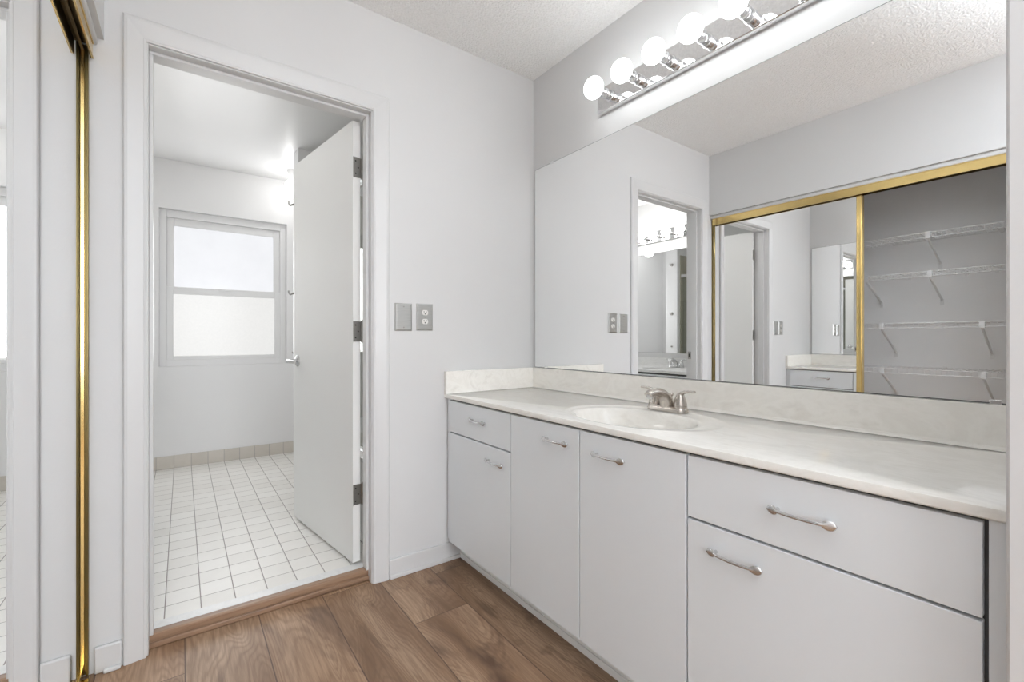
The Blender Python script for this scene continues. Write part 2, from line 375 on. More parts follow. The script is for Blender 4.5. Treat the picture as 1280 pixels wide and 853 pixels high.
MB().box(JX0 + 0.0014, JX0 + 0.0022, 1.995, 2.007, 0.904, 0.929).build('latch_hole', M['dark'], st)
th = struct(MB().box(JX0 - 0.003, JX1 + 0.003, 1.945, 1.978, 0.0, 0.047).box(JX0 - 0.003, JX1 + 0.003, 1.937, 1.947, 0.0, 0.020).build('trim_4', M['threshold'], bevel=0.005, seg=3), 'brown wood threshold step into the bathroom', 'threshold')
sill = MB().box(JX0, JX1, 1.978, 2.03, 0.0, 0.0455).build('stone_sill', M['marble_white'], th, bevel=0.002); sill['label'] = 'pale stone strip behind the wood'

# bathroom door, hinged on the right jamb and swung into the bathroom
ang = math.atan2(2.745 - 2.018, 0.502 - 0.605)     # direction hinge edge -> latch edge
DM = Matrix.Translation((0.605, 2.018, 0)) @ Matrix.Rotation(ang, 4, 'Z')
def dbox(mb, x0, x1, y0, y1, z0, z1): return mb.box(x0, x1, y0, y1, z0, z1, DM)
dr = struct(dbox(MB(), 0, 0.734, -0.035, 0, 0.056, 2.005).build('door_1', M['door'], bevel=0.0015), 'white flush bathroom door standing open on its hinges', 'door')
def place(o): o.matrix_world = DM; return o
for z in (1.80, 1.075, 0.354):
    h = MB()
    # leaf on the door edge with rounded corners, facing the hinge side
    pts = []
    for cy, cz, a0 in ((-0.0315, -0.045 + 0.010, 180), (-0.0315, 0.045 - 0.010, 90)):
        pass
    out = [(-0.001, 0.045), (-0.001, -0.045), (-0.024, -0.045)] + [(-0.024 - 0.009 * math.sin(t), -0.036 - 0.009 * math.cos(t)) for t in (0.4, 0.8, 1.2, 1.57)]
    out += [(-0.024 - 0.009 * math.cos(t), 0.036 + 0.009 * math.sin(t)) for t in (0, 0.4, 0.8, 1.2, 1.57)]
    h.loft([[DM @ Vector((-0.0004, y, z + zz)) for y, zz in out], [DM @ Vector((-0.0026, y, z + zz)) for y, zz in out]])
    kx, ky = 0.6485, 2.0255
    h.tube([(kx, ky, z - 0.045), (kx, ky, z + 0.045)], 0.0058, 12)
    h.tube([(kx, ky, z + 0.045), (kx, ky, z + 0.051)], [0.0045, 0.003], 12)
    h.tube([(kx, ky, z - 0.051), (kx, ky, z - 0.045)], [0.003, 0.0045], 12)
    e0 = DM @ Vector((-0.0015, -0.030, 0))
    h.loft([[(e0.x, e0.y + 0.001, z - 0.044), (kx, ky + 0.001, z - 0.044), (kx, ky + 0.001, z + 0.044), (e0.x, e0.y + 0.001, z + 0.044)],
            [(e0.x, e0.y - 0.001, z - 0.044), (kx, ky - 0.001, z - 0.044), (kx, ky - 0.001, z + 0.044), (e0.x, e0.y - 0.001, z + 0.044)]])
    ho = h.build('hinge', M['hinge'], dr, smooth=True)
    for yy, zz in ((-0.012, 0.028), (-0.024, 0.0), (-0.012, -0.028)):
        q = MB().lathe([(0.0, -0.0032), (0.0032, -0.0032), (0.0032, -0.0025), (0.0, -0.0025)], (0, 0, 0), 'X', 10)
        bmesh.ops.transform(q.bm, matrix=DM @ Matrix.Translation((0, yy, z + zz)), verts=q.bm.verts)
        q.build('screw', M['dark'], ho)
def lever(side):
    s = 1 if side > 0 else -1
    q = MB(); y0 = 0.0 if s > 0 else -0.035
    q.lathe([(0.0, y0), (0.031, y0), (0.031, y0 + s * 0.005), (0.024, y0 + s * 0.010), (0.012, y0 + s * 0.013), (0.0105, y0 + s * 0.045), (0.0, y0 + s * 0.045)], (0.674, 0, 0.922), 'Y', 24)
    q.tube([(0.676, y0 + s * 0.046, 0.922), (0.665, y0 + s * 0.054, 0.922), (0.63, y0 + s * 0.055, 0.922), (0.575, y0 + s * 0.050, 0.920)], [(0.011, 0.011), (0.011, 0.011), (0.008, 0.010), (0.006, 0.008)], 12)
    bmesh.ops.transform(q.bm, matrix=DM, verts=q.bm.verts)
    o = q.build('lever_handle', M['chrome'], dr, smooth=True); o['label'] = 'chrome lever handle'
lever(1); lever(-1)

# bathroom window in its recess
YF = 4.425
def ring(mb, x0, x1, z0, z1, wl, wr, wb, wt, y0, y1):
    return mb.box(x0, x0 + wl, y0, y1, z0, z1).box(x1 - wr, x1, y0, y1, z0, z1).box(x0 + wl, x1 - wr, y0, y1, z0, z0 + wb).box(x0 + wl, x1 - wr, y0, y1, z1 - wt, z1)
wd = struct(ring(MB(), VX0, VX1, VZ0, VZ1, 0.046, 0.046, 0.048, 0.056, YF, BY1 + 0.12).build('window_1', M['vinyl'], bevel=0.003), 'white single hung bathroom window with frosted glass', 'window')
ring(MB(), -0.10, 0.697, 1.415, 1.995, 0.046, 0.050, 0.030, 0.060, YF + 0.028, YF + 0.05).build('upper_sash', M['vinyl'], wd, bevel=0.003)
ring(MB(), -0.10, 0.697, 0.876, 1.452, 0.043, 0.045, 0.030, 0.056, YF + 0.003, YF + 0.026).build('lower_sash', M['vinyl'], wd, bevel=0.003)
MB().box(-0.054, 0.647, YF + 0.036, YF + 0.042, 1.445, 1.935).build('upper_pane', M['pane_up'], wd)['label'] = 'bright bluish white frosted pane'
MB().box(-0.057, 0.652, YF + 0.012, YF + 0.018, 0.906, 1.396).build('lower_pane', M['pane_low'], wd)['label'] = 'warm white frosted pane'
MB().box(0.24, 0.33, YF - 0.006, YF + 0.003, 1.438, 1.452).build('sash_lock', M['vinyl'], wd, bevel=0.002)

# ------------------------------------------------------------------ vanity: three cabinet units, one continuous top
FX, FB = 1.0, 1.018                     # front faces, their backs
TOPZ = 0.785
def panel(mb, y0, y1, z0, z1): return mb.box(FX, FB, y0, y1, z0, z1)
def handle(yc, zc, parent, L=0.126, fx=FX, sgn=-1):
    n = 49; rings = []
    for i in range(n):
        t = -1 + 2 * i / (n - 1); a = abs(t)
        e = max(0.0, 1 - ((a - 0.81) / 0.19) ** 2)
        wz = max(0.0034 if a < 0.81 else 0.0, 0.0092 * math.sqrt(e)) + 0.0003
        wx = 0.0038 - 0.0018 * math.sqrt(e)
        out = 0.0105 + 0.0115 * (1 - t * t)
        y = yc - t * L / 2
        c = Vector((fx + sgn * out, y, zc))
        rings.append([c + Vector((wx * math.cos(q), 0, wz * math.sin(q))) for q in [2 * PI * k / 12 for k in range(12)]])
    mb = MB().loft(rings)
    for s in (-1, 1):
        mb.tube([(fx, yc + s * 0.046, zc), (fx + sgn * 0.012, yc + s * 0.046, zc)], 0.0042, 10)
    return mb.build('handle', M['chrome'], parent, smooth=True)
def carcass(y0, y1, root):
    c = MB().box(1.022, WX - 0.003, y0, y0 + 0.012, 0.10, 0.7645).box(1.022, WX - 0.003, y1 - 0.012, y1, 0.10, 0.7645)
    c.box(1.022, WX - 0.003, y0 + 0.012, y1 - 0.012, 0.10, 0.112).box(1.52, WX - 0.003, y0 + 0.012, y1 - 0.012, 0.112, 0.60)
    c.box(1.022, 1.028, y0 + 0.012, y1 - 0.012, 0.735, 0.7645)
    c.box(1.022, 1.04, y0 + 0.012, y0 + 0.03, 0.112, 0.735).box(1.022, 1.04, y1 - 0.03, y1 - 0.012, 0.112, 0.735)
    c.build('carcass', M['carcass'], root)
    MB().box(1.0765, 1.095, y0, y1, 0.0, 0.10).box(1.070, 1.0765, y0, y1, 0.0, 0.022).build('toe_kick', M['toe'], root, bevel=0.001)
ZB, ZT, ZS = 0.102, 0.757, 0.6125
G = 0.0022
def front(name, y0, y1, z0, z1, root): return panel(MB(), y0 + G, y1 - G, z0, z1).build(name, M['cab'], root, bevel=0.0012)
Y0, Y1, Y2, Y3, Y4 = 1.872, 1.3824, 1.0163, 0.644, 0.1345
r = thing('drawer_cabinet', 'narrow pale grey vanity cabinet unit with drawer over door beside doorway wall', 'cabinet', (1.28, 1.645, 0))
carcass(Y1, D - 0.001, r)
MB().box(1.012, 1.022, Y0 + 0.001, D - 0.001, 0.102, 0.763).build('filler_strip', M['cab'], r, bevel=0.001)
d = front('drawer', Y1, Y0, ZS + 0.003, ZT, r); handle(1.609, 0.697, d)
d = front('door', Y1, Y0, ZB, ZS - 0.003, r); handle(1.483, 0.553, d)
r = thing('sink_cabinet', 'pale grey two door vanity cabinet unit under the sink basin', 'cabinet', (1.28, 1.013, 0))
carcass(Y3, Y1 - 0.0005, r)
d = front('door', Y2, Y1, ZB, ZT, r); handle(1.121, 0.7045, d)
d = front('door', Y3, Y2, ZB, ZT, r); handle(0.893, 0.699, d)
r = thing('drawer_cabinet', 'wide pale grey vanity cabinet unit with two wide fronts at photo right edge', 'cabinet', (1.28, 0.375, 0))
carcass(0.107, Y3 - 0.0005, r)
MB().box(1.004, 1.022, 0.107, 0.1305, 0.102, 0.763).build('filler_strip', M['cab'], r, bevel=0.001)
d = front('drawer', Y4, Y3, ZS - 0.004, ZT, r); handle(0.388, 0.688, d)
d = front('door', Y4, Y3, ZB, ZS - 0.010, r); handle(0.523, 0.548, d)

def vanity_top(name, label, m, x_front, x_back, y0, y1, zt, sc, sa, sb, thick, flip, bs_h, side=None):
    """cultured marble top with an integral oval basin; flip=+1 when the wall is at larger x"""
    root = thing(name, label, 'countertop', ((x_front + x_back) / 2, (y0 + y1) / 2, zt - thick))
    n = 120
    xa, xb = min(x_front, x_back), max(x_front, x_back)
    prof = [(0.10, -0.128), (0.3, -0.124), (0.55, -0.112), (0.75, -0.088), (0.88, -0.056), (0.95, -0.028), (0.985, -0.010), (1.005, -0.003), (1.03, 0.0), (1.10, 0.0)]
    angs = [2 * PI * k / n for k in range(n)]
    bm = MB(); rings = []
    for s, dz in prof: rings.append([(sc[0] + sb * s * math.cos(a), sc[1] + sa * s * math.sin(a), zt + dz) for a in angs])
    oc = (sc[0] + flip * 0.03, sc[1] - 0.005)
    for oa, ob, dz in ((0.262, 0.188, 0.0), (0.270, 0.194, 0.0018), (0.285, 0.204, 0.0018), (0.293, 0.210, 0.0)):
        rings.append([(oc[0] + ob * math.cos(a), oc[1] + oa * math.sin(a), zt + dz) for a in angs])
    last = rings[-1]
    def rect(ins, z):
        ring_ = []
        for p in last:
            dx, dy = p[0] - oc[0], p[1] - oc[1]
            ts = []
            if dx > 1e-9: ts.append((xb - oc[0]) / dx)
            if dx < -1e-9: ts.append((xa - oc[0]) / dx)
            if dy > 1e-9: ts.append((y1 - oc[1]) / dy)
            if dy < -1e-9: ts.append((y0 - oc[1]) / dy)
            t = min(ts); ring_.append([oc[0] + dx * t, oc[1] + dy * t, z])
        for cx in (xa, xb):
            for cy in (y0, y1):
                i = min(range(n), key=lambda k: (ring_[k][0] - cx) ** 2 + (ring_[k][1] - cy) ** 2)
                ring_[i][0], ring_[i][1] = cx, cy
        cxm, cym = (xa + xb) / 2, (y0 + y1) / 2
        for p in ring_:
            p[0] = min(max(p[0], xa + ins), xb - ins); p[1] = min(max(p[1], y0 + ins), y1 - ins)
        return [tuple(p) for p in ring_]
    e = 0.004
    rings += [rect(e, zt), rect(e * 0.3, zt - e * 0.3), rect(0, zt - e), rect(0, zt - thick + 0.003), rect(0.003, zt - thick)]
    # underside back to a hole round the basin
    rings.append([(sc[0] + (sb + 0.012) * math.cos(a), sc[1] + (sa + 0.012) * math.sin(a), zt - thick) for a in angs])
    for s, dz in ((0.97, -0.07), (0.75, -0.105), (0.10, -0.142)):
        rings.append([(sc[0] + (sb * s + 0.010) * math.cos(a), sc[1] + (sa * s + 0.010) * math.sin(a), zt + dz) for a in angs])
    bm.loft(rings, True)
    bm.build('marble_slab', m, root, smooth=True)
    xw = x_back; xf = x_back - flip * 0.020
    sp = MB().box(min(xw, xf), max(xw, xf), y0, y1, zt, zt + bs_h)
    cv = 0.010
    sp.loft([[(xf, y, zt + 0.0005), (xf, y, zt + cv), (xf - flip * cv * 0.3, y, zt + cv * 0.3), (xf - flip * cv, y, zt + 0.0005)] for y in (y0, y1 - (0.02 if side else 0))])
    sp.build('backsplash', m, root, bevel=0.002)
    if side:
        MB().box(min(x_front, xf), max(x_front, xf), y1 - 0.020, y1, zt, zt + bs_h).loft([[(x, y1 - 0.02, zt + 0.0005), (x, y1 - 0.02, zt + 0.006), (x, y1 - 0.022, zt + 0.002), (x, y1 - 0.026, zt + 0.0005)] for x in (x_front + flip * 0.004, xf)]).build('side_splash', m, root, bevel=0.002)
    dr_ = MB().lathe([(0.0, zt - 0.1265), (0.020, zt - 0.1265), (0.021, zt - 0.1225), (0.017, zt - 0.121), (0.012, zt - 0.124), (0.0, zt - 0.124)], (sc[0], sc[1], 0), 'Z', 20)
    dr_.build('drain', M['nickel'], root, smooth=True)
    return root
vanity_top('countertop', 'long cream marble vanity countertop with moulded oval sink', M['marble'], 0.9931, WX, 0.107, D - 0.0005, TOPZ, (1.193, 0.968), 0.212, 0.152, 0.020, 1, 0.105, True)

def faucet(name, label, m, x, y, z, flip):
    """4 inch centre-set tap: flip=+1 spout points to -x"""
    root = thing(name, label, 'faucet', (x, y, z))
    f = -flip
    def P(a, b, c): return (x + f * a, y + b, z + c)
    # stadium base plate
    def stad(hw, hl, zz):
        out = []
        for k in range(16): a = -PI / 2 + PI * k / 15; out.append(P(hw * math.sin(a) if False else hw * math.cos(a + PI / 2), hl + hw * math.sin(a + PI / 2), zz))
        for k in range(16): a = PI / 2 + PI * k / 15; out.append(P(hw * math.cos(a + PI / 2), -hl + hw * math.sin(a + PI / 2), zz))
        return out
    MB().loft([stad(0.0275, 0.051, 0.0), stad(0.0275, 0.051, 0.008), stad(0.0255, 0.051, 0.014), stad(0.022, 0.050, 0.019)]).build('base_plate', m, root, smooth=True)
    # spout: broad body rising and arching forward
    under = [(0.0265, 0.012), (0.030, 0.024), (0.034, 0.036), (0.041, 0.046), (0.052, 0.0535), (0.067, 0.058), (0.083, 0.0585), (0.097, 0.0570), (0.106, 0.0555)]
    over = [(-0.0255, 0.012), (-0.022, 0.030), (-0.013, 0.048), (0.002, 0.063), (0.022, 0.0750), (0.046, 0.0830), (0.071, 0.0850), (0.095, 0.0810), (0.112, 0.0720)]
    wid = [0.0265, 0.0258, 0.0248, 0.0235, 0.0220, 0.0205, 0.0190, 0.0175, 0.0150]
    rings = []
    for (ua, uc), (oa_, oc_), wd_ in zip(under, over, wid):
        ma, mc, ha, hc = (ua + oa_) / 2, (uc + oc_) / 2, (oa_ - ua) / 2, (oc_ - uc) / 2
        rings.append([P(ma + ha * math.sin(q), wd_ * math.cos(q), mc + hc * math.sin(q)) for q in [2 * PI * k / 22 for k in range(22)]])
    MB().loft(rings).build('spout', m, root, smooth=True)
    MB().lathe([(0.0, 0.050), (0.0105, 0.050), (0.0115, 0.054), (0.0115, 0.064), (0.0, 0.064)], P(0.099, 0, 0), 'Z', 18).build('aerator', M['chrome'], root, smooth=True)
    for s in (-1, 1):
        hb = MB().lathe([(0.0235, 0.015), (0.0235, 0.022), (0.0220, 0.0225), (0.0220, 0.0245), (0.0235, 0.025), (0.0215, 0.034), (0.0175, 0.048), (0.0135, 0.060), (0.010, 0.066), (0.0, 0.068)], P(0, s * 0.051, 0), 'Z', 24)
        hb.tube([P(0.0, s * 0.048, 0.052), P(0.001, s * 0.054, 0.063), P(0.002, s * 0.067, 0.071), P(0.003, s * 0.086, 0.0745), P(0.004, s * 0.109, 0.0755)], [(0.0115, 0.010), (0.0105, 0.0085), (0.0085, 0.006), (0.0072, 0.0046), (0.0062, 0.0042)], 14)
        hb.build('lever_handle', m, root, smooth=True)
    MB().tube([P(-0.026, 0, 0.010), P(-0.026, 0, 0.052)], 0.0028, 10).lathe([(0.0, 0.050), (0.0052, 0.051), (0.0062, 0.056), (0.0045, 0.061), (0.0, 0.062)], P(-0.026, 0, 0), 'Z', 14).build('lift_rod', m, root, smooth=True)
    return root
faucet('faucet', 'brushed nickel two handle faucet on the cream marble vanity top', M['nickel'], 1.395, 0.975, TOPZ + 0.0021, 1)

# ------------------------------------------------------------------ big wall mirror and its clips
def wall_mirror(label, y0, y1, z0, z1, xw, flip, clips, z_clip_top=True):
    root = thing('wall_mirror', label, 'mirror', (xw - flip * 0.003, (y0 + y1) / 2, z0))
    a, b_ = xw - flip * 0.006, xw - flip * 0.0006
    MB().box(min(a, b_), max(a, b_), y0, y1, z0, z1).build('backing', M['mirroredge'], root)
    c = a - flip * 0.0006
    MB().box(min(a, c), max(a, c), y0 + 0.002, y1 - 0.002, z0 + 0.002, z1 - 0.002).build('mirror_glass', M['mirror'], root)
    for y, z in clips:
        k = MB().box(min(c, c - flip * 0.003), max(c, c - flip * 0.003), y - 0.010, y + 0.010, z - 0.007, z + 0.004)
        k.build('clip', M['polished'], root, bevel=0.001)
    return root
wall_mirror('huge frameless wall mirror above the cream vanity top', 0.109, 1.886, 0.8915, 1.945, WX, 1,
            [(1.748, 1.945), (1.795, 0.896), (0.187, 0.896)])

# ------------------------------------------------------------------ vanity light bars
def light_bar(label, ys, z, xw, flip, bulb_mat, y0, y1, zb0, zb1, out):
    root = thing('vanity_light', label, 'light fixture', (xw, (y0 + y1) / 2, z))
    t = 0.028
    xs = sorted((xw - flip * 0.0005, xw - flip * t))
    MB().box(xs[0], xs[1], y0, y1, zb0, zb1).build('backplate', M['polished'], root, bevel=0.004)
    for y in ys:
        sk = MB().lathe([(0.0225, flip * -t), (0.0225, flip * -(t + 0.006)), (0.0195, flip * -(t + 0.008)), (0.0195, flip * -(t + 0.026)), (0.021, flip * -(t + 0.028)), (0.021, flip * -(t + 0.046)), (0.0195, flip * -(t + 0.048)), (0.0200, flip * -(t + 0.056)), (0.0245, flip * -(out - 0.0316)), (0.0, flip * -(out - 0.0316))], (xw, y, z), 'X', 24)
        sk = sk.build('socket', M['chrome'], root, smooth=True)
        cx = xw - flip * out
        bb = MB()
        R, A = 0.0450, 0.0365
        prof = [(0.024, out - A * 0.86)] + [(R * math.sin(q), out - A * math.cos(q)) for q in [0.58 + (PI - 0.58) * i / 18 for i in range(19)]]
        bb.lathe([(r_, -flip * h_) for r_, h_ in prof], (xw, y, z), 'X', 28)
        bb.build('bulb', bulb_mat, root, smooth=True)['label'] = 'glowing white round bulb'
    return root
light_bar('chrome light bar with round bulbs above the huge wall mirror', [1.337 - 0.1495 * k for k in range(8)], 2.100, WX, 1, M['bulb'], 0.195, 1.416, 2.050, 2.158, 0.133)

# ------------------------------------------------------------------ wall plates by the door
def plate(name, label, cat, y, xc, zc, hw, hh, recept):
    root = thing(name, label, cat, (xc, y, zc))
    def rc(s, yy): return [(xc - hw * 1 + s, yy, zc - hh + s), (xc + hw - s, yy, zc - hh + s), (xc + hw - s, yy, zc + hh - s), (xc - hw + s, yy, zc + hh - s)]
    MB().loft([rc(0, y), rc(0, y - 0.003), rc(0.005, y - 0.006), rc(0.009, y - 0.0062)]).build('plate', M['steel'], root)
    if recept:
        for s in (-1, 1):
            cz = zc + s * 0.020
            pts = [(0.0145 * math.cos(a), max(-0.0115, min(0.0115, 0.0145 * math.sin(a)))) for a in [2 * PI * k / 28 for k in range(28)]]
            ro = MB().loft([[(xc + a, y - 0.006, cz + b_) for a, b_ in pts], [(xc + a, y - 0.0085, cz + b_) for a, b_ in pts]]).build('receptacle', M['porcelain'], root)
            ro['label'] = 'ivory receptacle face'
            MB().box(xc - 0.0068, xc - 0.0048, y - 0.0090, y - 0.0084, cz + 0.0, cz + 0.0075).box(xc + 0.0048, xc + 0.0068, y - 0.0090, y - 0.0084, cz + 0.0, cz + 0.0065).lathe([(0.0, y - 0.0084), (0.0028, y - 0.0084), (0.0028, y - 0.0090), (0.0, y - 0.0090)], (xc, 0, cz - 0.0055), 'Y', 10).build('slot', M['dark'], ro)
    for zz in ((0.0,) if recept else (0.046, -0.046)):
        MB().lathe([(0.0, y - 0.006), (0.0032, y - 0.006), (0.0030, y - 0.0076), (0.0, y - 0.0080)], (xc, 0, zc + zz), 'Y', 12).build('screw', M['hinge'], root)
plate('blank_plate', 'plain stainless blank wall plate beside the door casing', 'wall plate', D, 0.7914, 1.1388, 0.040, 0.061, False)
plate('outlet_plate', 'stainless wall plate with duplex electrical outlet on the doorway wall', 'outlet', D, 0.8933, 1.1410, 0.040, 0.061, True)

# ------------------------------------------------------------------ closet: tracks, mirrored doors, wire shelves
YC0, YC1 = 0.301, D - 0.0005
r = thing('closet_track', 'gold top track over the mirrored sliding closet doors', 'door track', (-0.25, 1.1, 1.905))
MB().box(-0.2265, -0.2235, YC0, YC1 - 0.012, 1.908, 1.958).box(-0.2235, -0.2215, YC0, YC1 - 0.012, 1.908, 1.913).box(-0.2235, -0.2215, YC0, YC1 - 0.012, 1.953, 1.958).build('fascia', M['brass'], r, bevel=0.0006)
MB().box(-0.310, -0.2290, YC0, YC1 - 0.012, 1.950, 1.957).box(-0.310, -0.306, YC0, YC1 - 0.012, 1.918, 1.95).box(-0.2735, -0.2705, YC0, YC1 - 0.012, 1.932, 1.95).box(-0.2290, -0.2266, YC0, YC1 - 0.012, 1.9085, 1.957).build('channel', M['channel'], r)  # dark lining added behind the fascia, shade painted into its colour
struct(MB().box(-0.314, -0.214, YC0, YC1, 1.9575, 1.9815).build('trim_6', M['trim'], bevel=0.006), 'white wood strip above the gold closet track', 'moulding')
r = thing('closet_jamb', 'gold vertical closet jamb channel against the doorway wall', 'door jamb', (-0.25, D, 0))
MB().box(-0.310, -0.2335, D - 0.004, D - 0.0005, 0.006, 1.949).box(-0.2365, -0.2335, D - 0.015, D - 0.004, 0.006, 1.949).box(-0.240, -0.2365, D - 0.015, D - 0.012, 0.006, 1.949).build('channel', M['dimbrass'], r, bevel=0.0008)  # jamb in the brass copy darkened for dim reflections
r = thing('closet_floor_track', 'low gold floor track under the sliding closet doors', 'door track', (-0.26, 1.1, 0))
MB().box(-0.312, -0.228, YC0, YC1 - 0.025, 0.0, 0.004).box(-0.231, -0.228, YC0, YC1 - 0.025, 0.004, 0.011).box(-0.273, -0.270, YC0, YC1 - 0.025, 0.004, 0.013).box(-0.312, -0.309, YC0, YC1 - 0.025, 0.004, 0.011).build('rail', M['brass'], r, bevel=0.0008)
def closet_door(xf, y0, y1, label):
    root = thing('mirrored_closet_door', label, 'closet door', (xf - 0.01, (y0 + y1) / 2, 0.015))
    z0, z1 = 0.016, 1.930
    MB().box(xf - 0.007, xf - 0.001, y0 + 0.004, y1 - 0.004, z0 + 0.004, z1 - 0.004).build('mirror_panel', M['mirror'], root)
    for a, b_ in ((y0, y0 + 0.030), (y1 - 0.008, y1)):
        s = MB().box(xf - 0.012, xf + 0.0035, a, b_, z0, z1)
        if b_ - a > 0.02: s.box(xf + 0.0035, xf + 0.007, a + 0.004, a + 0.011, z0, z1).box(xf + 0.0035, xf + 0.007, b_ - 0.009, b_ - 0.003, z0, z1)
        s.build('stile', M['brass'], root, bevel=0.0008)
    MB().box(xf - 0.012, xf + 0.003, y0 + 0.0305, y1 - 0.0085, z0, z0 + 0.026).build('rail', M['brass'], root, bevel=0.0008)
    MB().box(xf - 0.012, xf + 0.003, y0 + 0.0305, y1 - 0.0085, z1 - 0.003, z1).build('rail', M['channel'], root, bevel=0.0008)  # top rail takes the painted shade of the track inside
closet_door(-0.2465, 0.955, D - 0.0055, 'gold framed mirrored sliding closet door nearest the doorway wall')
closet_door(-0.2890, 0.962, D - 0.020, 'second mirrored closet door slid behind the gold framed one')

CB = -0.85
def wire_shelf(z, label, brace_y, y0=0.303, y1=1.88, clips=(), depth=0.300, drop=0.165):
    root = thing('wire_shelf', label, 'shelf', (CB + depth / 2, (y0 + y1) / 2, z), 'wire shelves in the closet')
    xf = CB + depth
    w_ = MB()
    n = int((y1 - y0) / 0.0254)
    for i in range(n + 1):
        y = y0 + 0.006 + i * (y1 - y0 - 0.012) / n
        w_.tube([(CB + 0.004, y, z + 0.002), (xf - 0.004, y, z + 0.002), (xf, y, z - 0.001), (xf, y, z - 0.030)], 0.0013, 5)
    w_.build('wire_deck', M['wire'], root)
    rods = MB()
    for (x, zz, rr) in ((xf + 0.002, z - 0.001, 0.0030), (xf + 0.002, z - 0.030, 0.0030), (CB + 0.006, z - 0.001, 0.0026), (CB + depth * 0.5, z - 0.001, 0.0026)):
        rods.tube([(x, y0 + 0.001, zz), (x, y1, zz)], rr, 7)
    rods.build('rod', M['wire'], root)
    for y in brace_y:
        b_ = MB().tube([(xf + 0.001, y, z - 0.028), (xf - 0.006, y, z - 0.040), (CB + 0.010, y, z - drop + 0.012), (CB + 0.004, y, z - drop)], (0.0062), 8)
        b_.box(CB + 0.0005, CB + 0.006, y - 0.009, y + 0.009, z - drop - 0.024, z - drop + 0.012)
        b_.box(xf - 0.012, xf + 0.010, y - 0.011, y + 0.011, z - 0.036, z + 0.004)
        b_.build('brace', M['wire'], root)
    for y in clips:
        MB().box(CB + 0.0005, CB + 0.012, y - 0.008, y + 0.008, z - 0.012, z + 0.010).build('clip', M['wire'], root)
        MB().box(xf - 0.004, xf + 0.008, y - 0.007, y + 0.007, z - 0.034, z - 0.026).build('clip', M['wire'], root)
    return root
ss = [wire_shelf(1.680, 'topmost white wire closet shelf in the mirror', (0.72, 1.30), clips=(0.45, 0.95)),
      wire_shelf(1.447, 'second white wire closet shelf from the top', (0.712, 1.02, 1.5), clips=(0.47, 0.6, 0.87)),
      wire_shelf(1.140, 'third white wire closet shelf, just above the camera height', (0.493, 0.942, 1.4), clips=(0.65, 0.8), drop=0.195),
      wire_shelf(0.857, 'lowest white wire closet shelf seen in the mirror', (0.488, 0.938, 1.4), clips=(0.45, 0.7), drop=0.185)]
for s_, z_ in zip(ss[:2], (1.680, 1.447)):
    MB().box(CB + 0.24, CB + 0.325, 0.3015, 0.325, z_ - 0.05, z_ + 0.012).tube([(CB + 0.29, 0.315, z_ - 0.02), (CB + 0.29, 0.40, z_ - 0.028)], 0.008, 8).build('end_bracket', M['wire'], s_, bevel=0.003)

# ------------------------------------------------------------------ bathroom contents
# vanity on the left wall, seen in the mirror
r = thing('bathroom_vanity', 'white bathroom vanity cabinet reflected through the doorway in the mirror', 'cabinet', (-0.54, 2.68, 0.042))
BYA, BYB, BTZ = 2.036, 3.30, 0.772
c = MB().box(BX0 + 0.0005, -0.305, BYA, BYA + 0.015, 0.12, BTZ - 0.03).box(BX0 + 0.0005, -0.305, BYB - 0.015, BYB, 0.12, BTZ - 0.03).box(BX0 + 0.0005, -0.305, BYA + 0.015, BYB - 0.015, 0.12, 0.135).box(BX0 + 0.0005, -0.37, BYA, BYB, 0.0425, 0.12)
c.box(-0.32, -0.305, BYA + 0.015, BYB - 0.015, BTZ - 0.06, BTZ - 0.03)
c.build('carcass', M['carcass'], r)
for i in range(3):
    ya = BYA + 0.005 + i * 0.4197; yb = ya + 0.415
    d = MB().box(-0.305, -0.287, ya, yb, 0.13, BTZ - 0.042).build('door', M['cab'], r, bevel=0.0015)
    handle((ya + yb) / 2, BTZ - 0.11, d, fx=-0.287, sgn=1)
vanity_top('countertop', 'white marble bathroom countertop reflected through the doorway', M['marble_white'], -0.27, BX0 + 0.0005, BYA, BYB, BTZ, (-0.50, 2.53), 0.20, 0.145, 0.024, -1, 0.085, False)
faucet('faucet', 'small chrome faucet on the white bathroom countertop in the mirror', M['chrome'], -0.705, 2.53, BTZ + 0.0021, -1)
root = wall_mirror('bathroom mirror over the white counter, seen inside the huge mirror', 2.04, 3.30, 0.902, 1.905, BX0, -1, [(2.3, 1.904), (3.0, 1.904)])
MB().box(BX0 + 0.0005, BX0 + 0.020, 2.036, 3.30, BTZ + 0.0855, 0.9015).build('ledge', M['trim'], root, bevel=0.002)['label'] = 'white ledge strip under the mirror'
light_bar('chrome bulb bar over the bathroom mirror, reflected through the doorway', [2.320 + 0.1495 * k for k in range(6)], 2.066, BX0, -1, M['bathbulb'], 2.245, 3.143, 2.012, 2.122, 0.133)

# globe ceiling lamp
r = thing('globe_light', 'glowing white ceiling globe light half hidden by the open door', 'ceiling light', (0.745, 4.07, CE - 0.008))
MB().lathe([(0.0, 2.4285), (0.055, 2.4285), (0.056, 2.418), (0.048, 2.406), (0.040, 2.376), (0.034, 2.352), (0.0, 2.352)], (0.745, 4.07, 0), 'Z', 28).build('fitter', M['trim'], r, smooth=True)
MB().sphere((0.745, 4.07, 2.285), 0.074).build('globe', M['globe'], r, smooth=True)

